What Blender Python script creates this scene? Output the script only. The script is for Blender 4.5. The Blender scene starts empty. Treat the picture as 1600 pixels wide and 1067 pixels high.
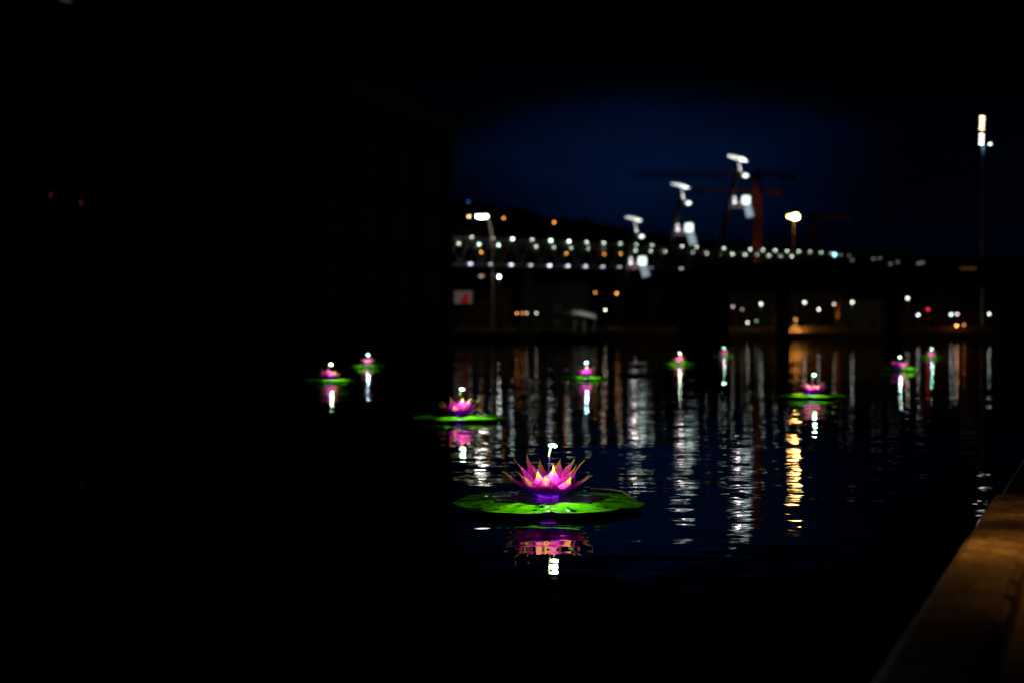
import bpy, bmesh, math, random
from mathutils import Vector, Matrix
R = math.radians
random.seed(7)
sc = bpy.context.scene
COL = sc.collection
F = 2222.0            # focal length in photo pixels (50 mm on a 36 mm sensor, 1600 px wide)
H = 1.36              # camera height above the water
HZ = 520.0            # horizon row

# ------------------------------------------------------------------ camera
cd = bpy.data.cameras.new('camera'); cam = bpy.data.objects.new('camera', cd); COL.objects.link(cam)
cd.lens = 50; cd.sensor_width = 36; cd.clip_start = 0.05; cd.clip_end = 5000
cam.location = (0, 0, H); cam.rotation_euler = (R(90) - math.atan(13.5 / F), 0, 0)
cd.dof.use_dof = True; cd.dof.focus_distance = 11.0; cd.dof.aperture_fstop = 1.16
sc.camera = cam
# ------------------------------------------------------------------ render settings
vs = sc.view_settings
sc.view_settings.view_transform = 'Standard'; vs.look = 'None'; vs.exposure = 0; vs.gamma = 1
sc.cycles.use_adaptive_sampling = False
sc.cycles.use_denoising = True
sc.cycles.sample_clamp_indirect = 12
sc.cycles.sample_clamp_direct = 0
sc.cycles.max_bounces = 6; sc.cycles.transmission_bounces = 4; sc.cycles.transparent_max_bounces = 8
sc.cycles.caustics_reflective = True
sc.cycles.blur_glossy = 0.0
sc.cycles.use_light_tree = True

# ------------------------------------------------------------------ node helpers
class NT:
    def __init__(s, nt): s.nt = nt; s.nt.nodes.clear()
    def n(s, t, ins=None, **kw):
        nd = s.nt.nodes.new(t)
        for k, v in kw.items(): setattr(nd, k, v)
        for k, v in (ins or {}).items():
            sock = nd.inputs[k]
            if hasattr(v, 'is_output'): s.nt.links.new(v, sock)
            elif isinstance(v, bpy.types.Node): s.nt.links.new(v.outputs[0], sock)
            else: sock.default_value = v
        return nd
    def ramp(s, fac, stops, interp='LINEAR'):
        nd = s.n('ShaderNodeValToRGB', {0: fac}); cr = nd.color_ramp; cr.interpolation = interp
        while len(cr.elements) < len(stops): cr.elements.new(.5)
        for e, (p, c) in zip(cr.elements, stops):
            e.position = p; e.color = (*c, 1) if len(c) == 3 else c
        return nd

# ------------------------------------------------------------------ night sky
SUN_EL = -3.0; SKY = 1.0
w = bpy.data.worlds.new('World'); sc.world = w; w.use_nodes = True
t = NT(w.node_tree)
sky = t.n('ShaderNodeTexSky', sky_type='NISHITA', sun_disc=False, sun_elevation=R(SUN_EL), sun_rotation=R(200), altitude=0)
tc = t.n('ShaderNodeTexCoord')
mp = t.n('ShaderNodeMapping', {0: tc.outputs['Generated'], 'Rotation': (0, R(-14), 0), 'Scale': (1.5, 1.5, 7.0), 'Location': (0.35, 0, .4)})
cl = t.n('ShaderNodeTexNoise', {'Vector': mp, 'Scale': 2.3, 'Detail': 5.0, 'Roughness': .5})
cr = t.ramp(cl.outputs['Fac'], [(.36, (.38, .38, .40)), (.66, (1, 1, 1))], 'EASE')
# thinning of the cloud cover above the pylons (a direction in the world, no screen coordinates)
dv = Vector(((1030 - 800) / F, 1, (520 - 262) / F)).normalized()
df = t.n('ShaderNodeVectorMath', {0: tc.outputs['Generated'], 1: tuple(dv)}, operation='SUBTRACT')
ds = t.n('ShaderNodeVectorMath', {0: df, 1: (8.5, 8.5, 24.0)}, operation='MULTIPLY')
dl = t.n('ShaderNodeVectorMath', {0: ds}, operation='LENGTH')
gap = t.n('ShaderNodeMapRange', {'Value': dl.outputs['Value'], 1: 0.0, 2: 1.5, 3: 1.0, 4: 0.0}, interpolation_type='SMOOTHSTEP')
sep = t.n('ShaderNodeSeparateXYZ', {0: tc.outputs['Generated']})
low = t.n('ShaderNodeMapRange', {'Value': sep.outputs['Z'], 1: 0.0, 2: 0.26, 3: .19, 4: 0.014}, interpolation_type='SMOOTHSTEP')
cov = t.n('ShaderNodeMath', {0: gap, 1: cr}, operation='MULTIPLY')
tot = t.n('ShaderNodeMath', {0: cov, 1: 1.9}, operation='MULTIPLY')
lowc = t.n('ShaderNodeMath', {0: low, 1: cl.outputs['Fac']}, operation='MULTIPLY')
tot2 = t.n('ShaderNodeMath', {0: tot, 1: lowc}, operation='ADD')
bw = t.n('ShaderNodeRGBToBW', {0: sky.outputs[0]})
bw2 = t.n('ShaderNodeMath', {0: bw, 1: .15, 2: .035}, operation='MULTIPLY_ADD')
tint = t.n('ShaderNodeMixRGB', {0: 1.0, 1: bw2, 2: (.020, .165, .80, 1)}, blend_type='MULTIPLY')
mul = t.n('ShaderNodeMixRGB', {0: 1.0, 1: tint, 2: tot2}, blend_type='MULTIPLY')
bg = t.n('ShaderNodeBackground', {0: mul, 1: SKY})
t.n('ShaderNodeOutputWorld', {0: bg})

# ------------------------------------------------------------------ materials
def mat(name, col, rough=.6, metal=0., noise=.25, scale=3., bump=.0, spec=.5):
    m = bpy.data.materials.new(name); m.use_nodes = True; t = NT(m.node_tree)
    tc = t.n('ShaderNodeTexCoord')
    nz = t.n('ShaderNodeTexNoise', {'Vector': tc.outputs['Object'], 'Scale': scale, 'Detail': 5.0})
    a = [max(0, c * (1 - noise)) for c in col]; b = [min(1, c * (1 + noise)) for c in col]
    cr = t.ramp(nz.outputs['Fac'], [(.3, a), (.7, b)])
    ins = {'Base Color': cr, 'Roughness': rough, 'Metallic': metal, 'Specular IOR Level': spec}
    if bump:
        ins['Normal'] = t.n('ShaderNodeBump', {'Height': nz.outputs['Fac'], 'Strength': bump, 'Distance': .05})
    bs = t.n('ShaderNodeBsdfPrincipled', ins)
    t.n('ShaderNodeOutputMaterial', {0: bs}); return m

_em = {}
def emis(col, s):
    k = (tuple(round(c, 3) for c in col), round(s, 2))
    if k not in _em:
        m = bpy.data.materials.new('lamp_and_painted_glow'); m.use_nodes = True; t = NT(m.node_tree)  # shared by real lamps and by parts whose glow is put in
        e = t.n('ShaderNodeEmission', {0: (*col, 1), 1: s}); t.n('ShaderNodeOutputMaterial', {0: e}); _em[k] = m
    return _em[k]

STEEL = mat('dark_steel', (.06, .062, .07), .5, .3)
GREY = mat('grey_paint', (.30, .30, .31), .5)
WHITE = mat('white_paint', (.75, .77, .76), .45, noise=.06)
CONC = mat('concrete', (.20, .19, .18), .9, bump=.3)
DARKC = mat('dark_concrete', (.10, .095, .09), .9, bump=.3)
BLACK = mat('black_steel', (.012, .012, .014), .6)
PINKP = mat('pink_grey_paint', (.42, .34, .35), .6)
RUST = mat('crane_paint', (.55, .16, .03), .6)
BRICK = mat('brown_render', (.11, .07, .04), .85, scale=.6)
CANVAS = mat('canvas', (.70, .72, .64), .8, noise=.05)
BARK = mat('bark', (.30, .17, .08), .9, bump=.6)
LEAF = mat('foliage', (.06, .08, .03), .8)
ASPH = mat('asphalt', (.05, .05, .05), .9, scale=8)
HILL = mat('hillside', (.035, .04, .035), .95, scale=.02)

# ------------------------------------------------------------------ mesh helpers
def P(x, y, d):
    """world point on the ray of photo pixel (x, y) at distance d along the view axis"""
    return Vector(((x - 800) / F * d, d, H - (y - HZ) / F * d))
def obj(name, bm, m, parent=None, loc=None, smooth=False):
    me = bpy.data.meshes.new(name); bm.normal_update(); bm.to_mesh(me); bm.free()
    if m:
        for mm in (m if isinstance(m, (list, tuple)) else [m]): me.materials.append(mm)
    if smooth:
        for p in me.polygons: p.use_smooth = True
    o = bpy.data.objects.new(name, me); COL.objects.link(o)
    if parent: o.parent = parent
    if loc is not None: o.location = loc
    return o
def tag(o, label=None, cat=None, group=None, kind=None):
    if label: o['label'] = label
    if cat: o['category'] = cat
    if group: o['group'] = group
    if kind: o['kind'] = kind
    return o
def thing(name, label, cat, loc=(0, 0, 0), rz=0., group=None):
    o = bpy.data.objects.new(name, None); COL.objects.link(o); o.location = loc; o.rotation_euler = (0, 0, rz)
    o.empty_display_size = .2
    return tag(o, label, cat, group)
def B(): return bmesh.new()
def box(bm, c, s, rz=0., rot=None):
    M = Matrix.Translation(c) @ (rot if rot is not None else Matrix.Rotation(rz, 4, 'Z')) @ Matrix.Diagonal((*s, 1))
    bmesh.ops.create_cube(bm, size=1, matrix=M); return bm
def tube(bm, a, b, r0, r1=None, seg=8):
    a = Vector(a); b = Vector(b); r1 = r0 if r1 is None else r1; d = b - a
    q = d.to_track_quat('Z', 'Y').to_matrix().to_4x4()
    bmesh.ops.create_cone(bm, cap_ends=True, segments=seg, radius1=r0, radius2=r1, depth=d.length,
                          matrix=Matrix.Translation((a + b) / 2) @ q); return bm
def beam(bm, a, b, w_, h_=None):
    a = Vector(a); b = Vector(b); d = b - a
    q = d.to_track_quat('Z', 'Y').to_matrix().to_4x4()
    bmesh.ops.create_cube(bm, size=1, matrix=Matrix.Translation((a + b) / 2) @ q @ Matrix.Diagonal((w_, h_ or w_, d.length, 1))); return bm
def ball(bm, c, r, s=(1, 1, 1), sub=2):
    bmesh.ops.create_icosphere(bm, subdivisions=sub, radius=r, matrix=Matrix.Translation(c) @ Matrix.Diagonal((*s, 1))); return bm
def path_tube(bm, pts, radii, seg=10):
    rings = []
    pts = [Vector(p) for p in pts]
    for i, p in enumerate(pts):
        d = (pts[min(i + 1, len(pts) - 1)] - pts[max(i - 1, 0)]).normalized()
        q = d.to_track_quat('Z', 'Y')
        rings.append([bm.verts.new(p + q @ Vector((math.cos(k * 2 * math.pi / seg) * radii[i], math.sin(k * 2 * math.pi / seg) * radii[i], 0))) for k in range(seg)])
    for a, b in zip(rings, rings[1:]):
        for k in range(seg): bm.faces.new((a[k], a[(k + 1) % seg], b[(k + 1) % seg], b[k]))
    bm.faces.new(rings[0][::-1]); bm.faces.new(rings[-1]); return bm
def light(kind, loc, energy, col, parent=None, size=.1, target=None, angle=60, blend=1.):
    l = bpy.data.lights.new('lamp_light', kind); l.energy = energy; l.color = col
    l.shadow_soft_size = size
    o = bpy.data.objects.new('lamp_light', l); COL.objects.link(o)
    if kind == 'SPOT': l.spot_size = R(angle); l.spot_blend = blend
    if target is not None: o.rotation_euler = (Vector(target) - Vector(loc)).to_track_quat('-Z', 'Y').to_euler()
    o.location = loc
    if parent: o.parent = parent
    return o

# ================================================================== SETTING
# water: rippled mirror.  The slopes come straight from a noise field so that far ripples keep their strength.
m = bpy.data.materials.new('harbour_water'); m.use_nodes = True; t = NT(m.node_tree)
g = t.n('ShaderNodeNewGeometry')
def slope(scale, sx, sy, det, off):
    mp = t.n('ShaderNodeMapping', {0: g.outputs['Position'], 'Scale': scale, 'Location': off, 'Rotation': (0, 0, R(9))})
    nz = t.n('ShaderNodeTexNoise', {'Vector': mp, 'Scale': 1.0, 'Detail': det, 'Roughness': .5})
    s = t.n('ShaderNodeVectorMath', {0: nz.outputs['Color'], 1: (.5, .5, .5)}, operation='SUBTRACT')
    return t.n('ShaderNodeVectorMath', {0: s, 1: (sx, sy, 0)}, operation='MULTIPLY')
s1 = slope((2.2, 6.5, 1), .045, .092, 2.0, (3, 1, 0))
s2 = slope((.28, .85, 1), .03, .04, 1.0, (7, 9, 0))
# patches of calmer and livelier water
mpn = t.n('ShaderNodeMapping', {0: g.outputs['Position'], 'Scale': (.05, .12, 1)})
pn = t.n('ShaderNodeTexNoise', {'Vector': mpn, 'Scale': 1.0, 'Detail': 2.0})
pr = t.n('ShaderNodeMapRange', {'Value': pn.outputs['Fac'], 1: .35, 2: .65, 3: .45, 4: 1.35})
sm = t.n('ShaderNodeVectorMath', {0: s1, 1: s2}, operation='ADD')
sv = t.n('ShaderNodeVectorMath', {0: sm, 'Scale': pr}, operation='SCALE')
up = t.n('ShaderNodeVectorMath', {0: sv, 1: (0, 0, 1)}, operation='ADD')
nrm = t.n('ShaderNodeVectorMath', {0: up}, operation='NORMALIZE')
bs = t.n('ShaderNodeBsdfPrincipled', {'Base Color': (.0015, .002, .0015, 1), 'Roughness': .015, 'IOR': 1.21, 'Normal': nrm})
t.n('ShaderNodeOutputMaterial', {0: bs}); WATER = m
bm = B(); vsq = [bm.verts.new(v) for v in ((-700, -60, 0), (700, -60, 0), (700, 236, 0), (-700, 236, 0))]; bm.faces.new(vsq)
tag(obj('water', bm, WATER), kind='structure')

# hill behind the town: ridge heights read from the skyline
ridge = [(-400, 250), (300, 262), (560, 292), (640, 302), (708, 313), (756, 321), (812, 330), (860, 338), (910, 346), (958, 356), (1050, 372), (1150, 384), (1300, 394), (1450, 399), (1700, 402), (2300, 405)]
def ridge_y(x):
    for (a, ya), (b, yb) in zip(ridge, ridge[1:]):
        if a <= x <= b: return ya + (yb - ya) * (x - a) / (b - a)
    return 403
D0, D1 = 380., 900.
def hill_z(x, d):     # x = bearing given as the photo column
    k = (d - D0) / (D1 - D0)
    zt = (HZ - ridge_y(x)) / F * D1 + H
    return 1.6 + (zt - 1.6) * (max(0, min(1, k)) ** .85)
bm = B(); xs = list(range(-400, 2301, 12)); rows = []
ds_ = [D0 + (D1 - D0) * i / 22 for i in range(23)] + [1000]
for d in ds_:
    rows.append([bm.verts.new(((x - 800) / F * d, d, hill_z(x, min(d, D1)) + (random.uniform(-1.2, 1.2) if D0 < d < D1 else 0) + (random.uniform(-1.5, 2.2) if d == D1 else 0) - (20 if d > D1 else 0))) for x in xs])
for a, b in zip(rows, rows[1:]):
    for i in range(len(xs) - 1): bm.faces.new((a[i], a[i + 1], b[i + 1], b[i]))
tag(obj('hill', bm, HILL, smooth=True), kind='structure')

# far bank ground
bm = B()
box(bm, (0, 236 + 75, .2), (1100, 150, 2.3)); tag(obj('far_bank', bm, DARKC), kind='structure')
BANK = 1.35

# ---------------------------------------------------------------- near quay on the right
ang = math.atan((1722 - 800) / F); D = Vector((math.sin(ang), math.cos(ang), 0)); N = Vector((math.cos(ang), -math.sin(ang), 0))
QZ = H - 1.0
e0 = Vector((1.005, 4.06, 0))
m = bpy.data.materials.new('worn_granite'); m.use_nodes = True; t = NT(m.node_tree)
tc = t.n('ShaderNodeTexCoord')
n1 = t.n('ShaderNodeTexNoise', {'Vector': tc.outputs['Object'], 'Scale': 3.0, 'Detail': 8.0, 'Roughness': .65})
n2 = t.n('ShaderNodeTexNoise', {'Vector': tc.outputs['Object'], 'Scale': 40.0, 'Detail': 4.0})
mx = t.n('ShaderNodeMixRGB', {0: .4, 1: n1.outputs['Fac'], 2: n2.outputs['Fac']})
c1 = t.ramp(mx, [(.36, (.05, .035, .02)), (.5, (.22, .17, .11)), (.62, (.50, .42, .28))])
bp = t.n('ShaderNodeBump', {'Height': mx, 'Strength': .9, 'Distance': .03})
bs = t.n('ShaderNodeBsdfPrincipled', {'Base Color': c1, 'Roughness': .48, 'Normal': bp}); t.n('ShaderNodeOutputMaterial', {0: bs}); STONE = m
qw = thing('quay_wall', 'low stone quay wall along the canal edge, lit amber by a street lamp', 'quay wall')
def coping(t0, t1, off, wid, z, hgt):
    bm = B(); n = int((t1 - t0) / .12) + 1
    prof = [(off, z - hgt), (off, z - .05), (off + .012, z - .018), (off + .04, z), (off + wid * .5, z + .004), (off + wid - .03, z), (off + wid, z - .03), (off + wid, z - hgt)]
    rows = []
    for i in range(n + 1):
        s = t0 + (t1 - t0) * i / n; row = []
        for k, (a, zz) in enumerate(prof):
            j = random.uniform(-.006, .006) if 0 < k < 7 else 0
            p = e0 + D * s + N * (a + j); row.append(bm.verts.new((p.x, p.y, zz + j * .6)))
        rows.append(row)
    for a, b in zip(rows, rows[1:]):
        for k in range(len(prof) - 1): bm.faces.new((a[k], b[k], b[k + 1], a[k + 1]))
    bm.faces.new(rows[0]); bm.faces.new(rows[-1][::-1]); return bm
tj = (8.85 - 4.06) / math.cos(ang)
for (a, b, o_, z_) in ((-6, -.6, 0, QZ), (-.585, tj, 0, QZ), (tj + .16, tj + 5.4, .02, QZ - .015), (tj + 5.44, tj + 11, .02, QZ - .01), (tj + 11.04, tj + 60, .02, QZ - .01)):
    obj('coping_stone', coping(a, b, o_, .31, z_, .16), STONE, qw, smooth=False)
bm = B(); c = e0 + D * 25 + N * .25
box(bm, (c.x, c.y, (QZ - .17 - .8) / 2), (.38, 66, QZ - .17 + .8), -ang); obj('wall_face', bm, DARKC, qw)
bm = B(); c = e0 + D * 25 + N * (.31 + .14 + 4)
box(bm, (c.x, c.y, QZ - .45 - .5), (8.26, 66, 1.0), -ang)
tag(obj('quay_path', bm, mat('wet_dark_asphalt', (.02, .02, .02), .9, scale=8)), kind='structure')
# light of the low amber quay lamp that stands beside the coping just outside the frame
lp = e0 + D * 3.5 + N * .75
tp = e0 + D * 2.75 + N * .02
for (pw_, an_) in ((46, 34), (24, 76)): light('SPOT', (lp.x, lp.y, QZ + 1.25), pw_, (1, .42, .07), None, .12, (tp.x, tp.y, QZ), an_, 1.)
tp = e0 + D * 4.3 + N * .1
light('SPOT', (lp.x, lp.y, QZ + 1.25), 22, (1, .47, .09), None, .12, (tp.x, tp.y, QZ), 50, 1.)

# ================================================================== BUILDING ON THE LEFT
def siding(name, col, freq):
    m = bpy.data.materials.new(name); m.use_nodes = True; t = NT(m.node_tree)
    tc = t.n('ShaderNodeTexCoord')
    wv = t.n('ShaderNodeTexWave', {'Vector': tc.outputs['Object'], 'Scale': freq, 'Distortion': .0}, bands_direction='Z', wave_profile='SAW')
    nz = t.n('ShaderNodeTexNoise', {'Vector': tc.outputs['Object'], 'Scale': .8, 'Detail': 5.0})
    c = t.ramp(nz.outputs['Fac'], [(.3, [v * .7 for v in col]), (.7, col)])
    bp = t.n('ShaderNodeBump', {'Height': wv.outputs['Fac'], 'Strength': .8, 'Distance': .05})
    bs = t.n('ShaderNodeBsdfPrincipled', {'Base Color': c, 'Roughness': .85, 'Normal': bp}); t.n('ShaderNodeOutputMaterial', {0: bs}); return m
SID = siding('dark_timber_siding', (.06, .05, .04), .8)
m = bpy.data.materials.new('window_glass'); m.use_nodes = True; t = NT(m.node_tree)
bs = t.n('ShaderNodeBsdfPrincipled', {'Base Color': (.01, .02, .02, 1), 'Roughness': .22, 'IOR': 1.35}); t.n('ShaderNodeOutputMaterial', {0: bs}); GLASS = m
BLIND = mat('dark_blind', (.02, .02, .02), .7)
corner = Vector((-7.04, 170, 0))
bld = thing('waterfront_building', 'unlit dark timber building with a projecting glazed hall over the canal', 'building', corner, -ang)
# local frame: +y runs away along the canal (D), +x toward the canal (N).  facade plane x = 0, building on the -x side.
bm = B(); box(bm, (-15, -60, 12.9), (30, 120, 25.8)); obj('wall', bm, SID, bld)
bm = B(); box(bm, (-14.8, -59.9, 26.2), (30.8, 120.8, .8)); box(bm, (-15, -60, 28.0), (24, 110, 1.9)); rf = obj('roof', bm, STEEL, bld)
bm = B(); tube(bm, (.45, -40, 25.7), (.45, .4, 25.7), .12); obj('gutter', bm, STEEL, rf)
for k in range(6):
    for r_ in range(3):
        y = -6 - k * 7.6; z = 6.5 + r_ * 6.6
        fr = B()
        for (cy, cz, sy, sz) in ((y - 1.15, z, .18, 2.9), (y + 1.15, z, .18, 2.9), (y, z - 1.36, 2.12, .18), (y, z + 1.36, 2.12, .18), (y, z, .1, 2.5)):
            box(fr, (.06, cy, cz), (.16, sy, sz))
        wn = obj('window', fr, STEEL, bld)
        pb = B(); box(pb, (.03, y, z), (.04, 2.1, 2.5)); obj('pane', pb, BLIND, wn)
# projecting hall
y0, y1 = -55.5, -112.
bm = B()
box(bm, (1.2, (y0 + y1) / 2, 1.9), (2.4, y0 - y1, 3.8))
box(bm, (1.2, (y0 + y1) / 2, 14.5), (2.4, y0 - y1, 1.6)); obj('hall_wall', bm, mat('hall_render', (.16, .12, .09), .85, scale=.5), bld)
bm = B(); box(bm, (1.1, y0 - .5, 8.75), (2.6, 1.0, 9.9)); obj('corner_post', bm, CONC, bld)
bm = B()
for k in range(6):
    yy = y0 - 1.1 - 9.4 * k
    if k: box(bm, (2.42, yy, 8.75), (.22, .4, 9.9))
box(bm, (2.42, (y0 + y1) / 2 - .6, 4.6), (.25, y0 - y1 - 1.4, .3)); box(bm, (2.42, (y0 + y1) / 2 - .6, 7.6), (.14, y0 - y1 - 1.4, .14))
wf = obj('window', bm, STEEL, bld)
bm = B(); box(bm, (2.3, (y0 + y1) / 2 - .55, 8.75), (.06, y0 - y1 - 1.2, 9.9)); obj('pane', bm, GLASS, wf)
bm = B(); box(bm, (2.9, -66.5, 15.5), (.9, 1.4, 31)); obj('column', bm, DARKC, bld)
bm = B(); box(bm, (1.6, -84, 22.4), (3.2, 58, .35)); obj('canopy', bm, BRICK, bld)
def on_plane(px, py, xl):      # where the sight line meets the plane x = xl of the building
    dr = Vector(((px - 800) / F, 1, -(py - HZ) / F)); o_ = Vector((0, 0, H)) - corner
    k = (xl - o_.dot(N)) / dr.dot(N); q = o_ + dr * k; return Vector((xl, q.dot(D), q.z))
for (px, py) in ((80, 305), (127, 317)):
    c = on_plane(px, py, 2.62); bm = B(); ball(bm, c, .09, (.6, 1, 1.6)); obj('indicator_light', bm, emis((1, .06, .03), .12), bld)
c = on_plane(103, 2, 3.2); bm = B(); box(bm, c, (.4, .9, .16)); obj('wall_lamp', bm, emis((.7, .9, .6), .025), bld)

# ================================================================== FOOTBRIDGE
A0 = Vector((-7.3, 250.4, 0)); A1 = Vector((78.9, 352, 0)); ud = (A1 - A0).normalized(); un = Vector((-ud.y, ud.x, 0))
LEN = (A1 - A0).length; NP = 24; pl = LEN / NP
def bz(s): return 18.0 + 2.9 * s / LEN          # height of the upper chord above water
fb = thing('footbridge', 'long lattice footbridge crossing the harbour with strings of white lamps', 'bridge', A0, math.atan2(ud.y, ud.x))
i0 = -7; i1 = 27
zl = lambda s: bz(s) - A0.z
for nm, wy in (('near_truss', 0.), ('far_truss', 8.)):
    bm = B()
    beam(bm, (i0 * pl, wy, zl(i0 * pl)), (i1 * pl, wy, zl(i1 * pl)), .3)
    beam(bm, (i0 * pl, wy, zl(i0 * pl) - 4.6), (i1 * pl, wy, zl(i1 * pl) - 4.6), .35)
    for i in range(i0, i1):
        s = i * pl
        beam(bm, (s, wy, zl(s)), (s + pl / 2, wy, zl(s) - 4.6), .16); beam(bm, (s + pl / 2, wy, zl(s) - 4.6), (s + pl, wy, zl(s + pl)), .16)
    obj('truss', bm, GREY, fb)
bm = B(); a = i0 * pl; b = i1 * pl
beam(bm, (a, 4, zl(a) - 4.95), (b, 4, zl(b) - 4.95), 8.6, .35); obj('deck', bm, DARKC, fb)
bm = B(); beam(bm, (a, 8.35, zl(a) - .55), (b, 8.35, zl(b) - .55), .08, 1.3); obj('screen', bm, BRICK, fb)
for s_ in (-30, 20, 62, 104):
    bm = B(); tube(bm, (s_, 4, -1), (s_, 4, zl(s_) - 5.2), 1.1, .9, 12); obj('pier', bm, DARKC, fb)
# lamp strings
hot = {2: 1.7, 4: 1.9, 5: 1.9}
gaps_near = {11, 14, 16}
def tint_(b): return (.68, 1.0, .78) if b > 1 else (.66, .82, .64)
for i in range(-1, NP + 1):
    s = i * pl; px = 735 + i * 20
    if i in gaps_near: continue
    b = hot.get(i, random.uniform(.5, .8)); r = .135 + .035 * max(i, 0) / NP
    bm = B(); ball(bm, (s, -.3, zl(s) + .15), r, sub=2)
    o = obj('lamp', bm, emis(tint_(b), round(b * 10)), fb)
for i in range(-1, NP - 1):
    s = i * pl + pl * .95; b = random.uniform(.5, .85)
    if i in (3, 9, 13): continue
    if i in (2, 1): b = 1.3
    r = .14 + .035 * max(i, 0) / NP
    bm = B(); ball(bm, (s, 7.6, zl(s) - .55), r, sub=2); obj('lamp', bm, emis(tint_(b), round(b * 10)), fb)
for i, b in zip(range(-1, 16), (.18, .7, .35, .9, .38, 1.1, .8, .65, .45, .25, .5, .12, .25, .3, .12, .3, .12)):
    s = i * pl - .4
    bm = B(); box(bm, (s, -.35, zl(s) - 4.55), (.62, .14, .24)); obj('deck_lamp', bm, emis((.72, .74, .92), round(b * 6, 1)), fb)
s = NP * pl + 1.0
bm = B(); ball(bm, (s, -.5, zl(s) - .3), .36, sub=2); obj('lamp', bm, emis((.35, .75, 1.), 6), fb)

# ================================================================== FLOODLIGHT PYLONS
def pylon(cx, yt, d, base, label, k=1.0):
    u = d / F                                   # metres per photo pixel at that distance
    top = P(cx, yt, d); Z = top.z
    o = thing('floodlight_pylon', label, 'light pylon', (top.x, d, 0), 0, 'leaning floodlight pylons')
    q = lambda px, py, dy=0.: Vector((px * u, dy, Z - py * u))     # offset in photo pixels from the top plate
    # top reflector plate, tilted
    bm = B(); rot = Matrix.Rotation(R(15) * 1, 4, 'Y') @ Matrix.Rotation(R(-16), 4, 'X')
    bmesh.ops.create_cone(bm, cap_ends=True, segments=20, radius1=.5, radius2=.42, depth=1,
        matrix=Matrix.Translation(q(0, 0)) @ rot @ Matrix.Diagonal((34 * u * k, 14 * u * k, 4.6 * u * k, 1)))
    obj('reflector_plate', bm, WHITE, o)
    bm = B(); tube(bm, q(0, 2), q(4.5, 22), 1.5 * u, 1.9 * u, 10); obj('neck', bm, PINKP, o)
    # leaning main mast and back stay
    bm = B(); foot = Vector(((base - cx) * u, 3.0, .8)); tube(bm, foot, q(1.5, 22, .9), 6.0 * u, 4.2 * u, 12); obj('mast', bm, BLACK, o)
    bm = B()
    tube(bm, q(3, 24, .4), q(9, 62), .5 * u); tube(bm, q(6, 24, .4), q(17, 62), .5 * u); tube(bm, q(17, 95, 0), Vector((24 * u, 3, .8)), .9 * u, 1.6 * u); obj('hanger', bm, BLACK, o)
    # upward projector
    bm = B(); ball(bm, q(12.5, 29), 4.0 * u * k, (1.15, .8, .72)); obj('projector', bm, emis((.85, 1, .92), 2.6), o)
    bm = B(); beam(bm, q(3, 27, .3), q(10, 30, .3), 1.2 * u); obj('projector_arm', bm, STEEL, o)
    # gallery
    bm = B(); beam(bm, q(-13, 78), q(10, 78), 3.2 * u, 4 * u)
    for j in range(6): beam(bm, q(-12 + j * 4.4, 78, -1.5 * u), q(-12 + j * 4.4, 70, -1.5 * u), .35 * u)
    beam(bm, q(-12, 70, -1.5 * u), q(10, 70, -1.5 * u), .35 * u); obj('gallery', bm, PINKP, o)
    for py in (64, 70.5):
        bm = B(); ball(bm, q(-4.5, py), 2.3 * u, (1, .8, 1)); obj('lamp', bm, emis((.78, .75, .85), 2 if py < 65 else 3.5), o)
    bm = B(); box(bm, q(13.5, 67.5), (12 * u, 6 * u, 13.5 * u)); bmesh.ops.bevel(bm, geom=list(bm.edges), offset=1.2 * u, segments=2, affect='EDGES'); obj('floodlight', bm, emis((.78, 1, .90), 1.8), o)
    bm = B(); box(bm, q(18, 85), (11 * u, 1.2 * u, 18 * u), rot=Matrix.Rotation(R(-16), 4, 'Y')); obj('glowing_panel', bm, emis((.52, .66, .78), .55), o)  # panel's own emission replaces floodlight falling on it
    pr = q(12.5, 33, -9 * u)
    light('SPOT', pr, 1300 * k * (d / 215) ** 2, (.9, 1, .93), o, .4, q(2, 3), 70, .6)
    light('POINT', q(1, 68, -4 * u), 60 * (d / 215) ** 2, (1, .85, .88), o, .3)
pylon(1152, 246, 240, 1092, 'tallest leaning pylon nearest the orange crane, white reflector plate on top', 1.)
pylon(1063, 289, 252, 1018, 'middle leaning pylon of three, between the tallest and the shortest', .9)
pylon(990, 341, 264, 962, 'shortest leaning pylon, its lit gallery level with the footbridge lamps', .82)

# ================================================================== ROAD BRIDGE
YB = 200.
rb = thing('road_bridge', 'unlit low road bridge on thick piers with lit quay showing through its openings', 'bridge', (0, YB, 0))
def xz(x, y, d=YB): p = P(x, y, d); return p.x, p.z
topl = [(972, 446), (1010, 432), (1060, 422), (1130, 414), (1210, 408), (1300, 404), (1450, 403), (1700, 402), (2000, 402)]
botl = [(972, 452), (1010, 444), (1060, 442), (1100, 452), (1140, 459), (1200, 453), (1235, 455), (1375, 453), (1410, 447), (1560, 446), (1700, 446), (2000, 446)]
def interp(tb, x):
    for (a, ya), (b, yb) in zip(tb, tb[1:]):
        if a <= x <= b: return ya + (yb - ya) * (x - a) / (b - a)
    return tb[-1][1]
bm = B(); prev = None
for x in range(972, 2001, 14):
    X, zt = xz(x, interp(topl, x)); _, zb = xz(x, interp(botl, x))
    q = [bm.verts.new((X, 0, zb)), bm.verts.new((X, 0, zt)), bm.verts.new((X, 11, zt)), bm.verts.new((X, 11, zb))]
    if prev:
        for k in range(4): bm.faces.new((prev[k], q[k], q[(k + 1) % 4], prev[(k + 1) % 4]))
    else: bm.faces.new(q)
    prev = q
bm.faces.new(prev[::-1]); obj('deck', bm, DARKC, rb)
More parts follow.
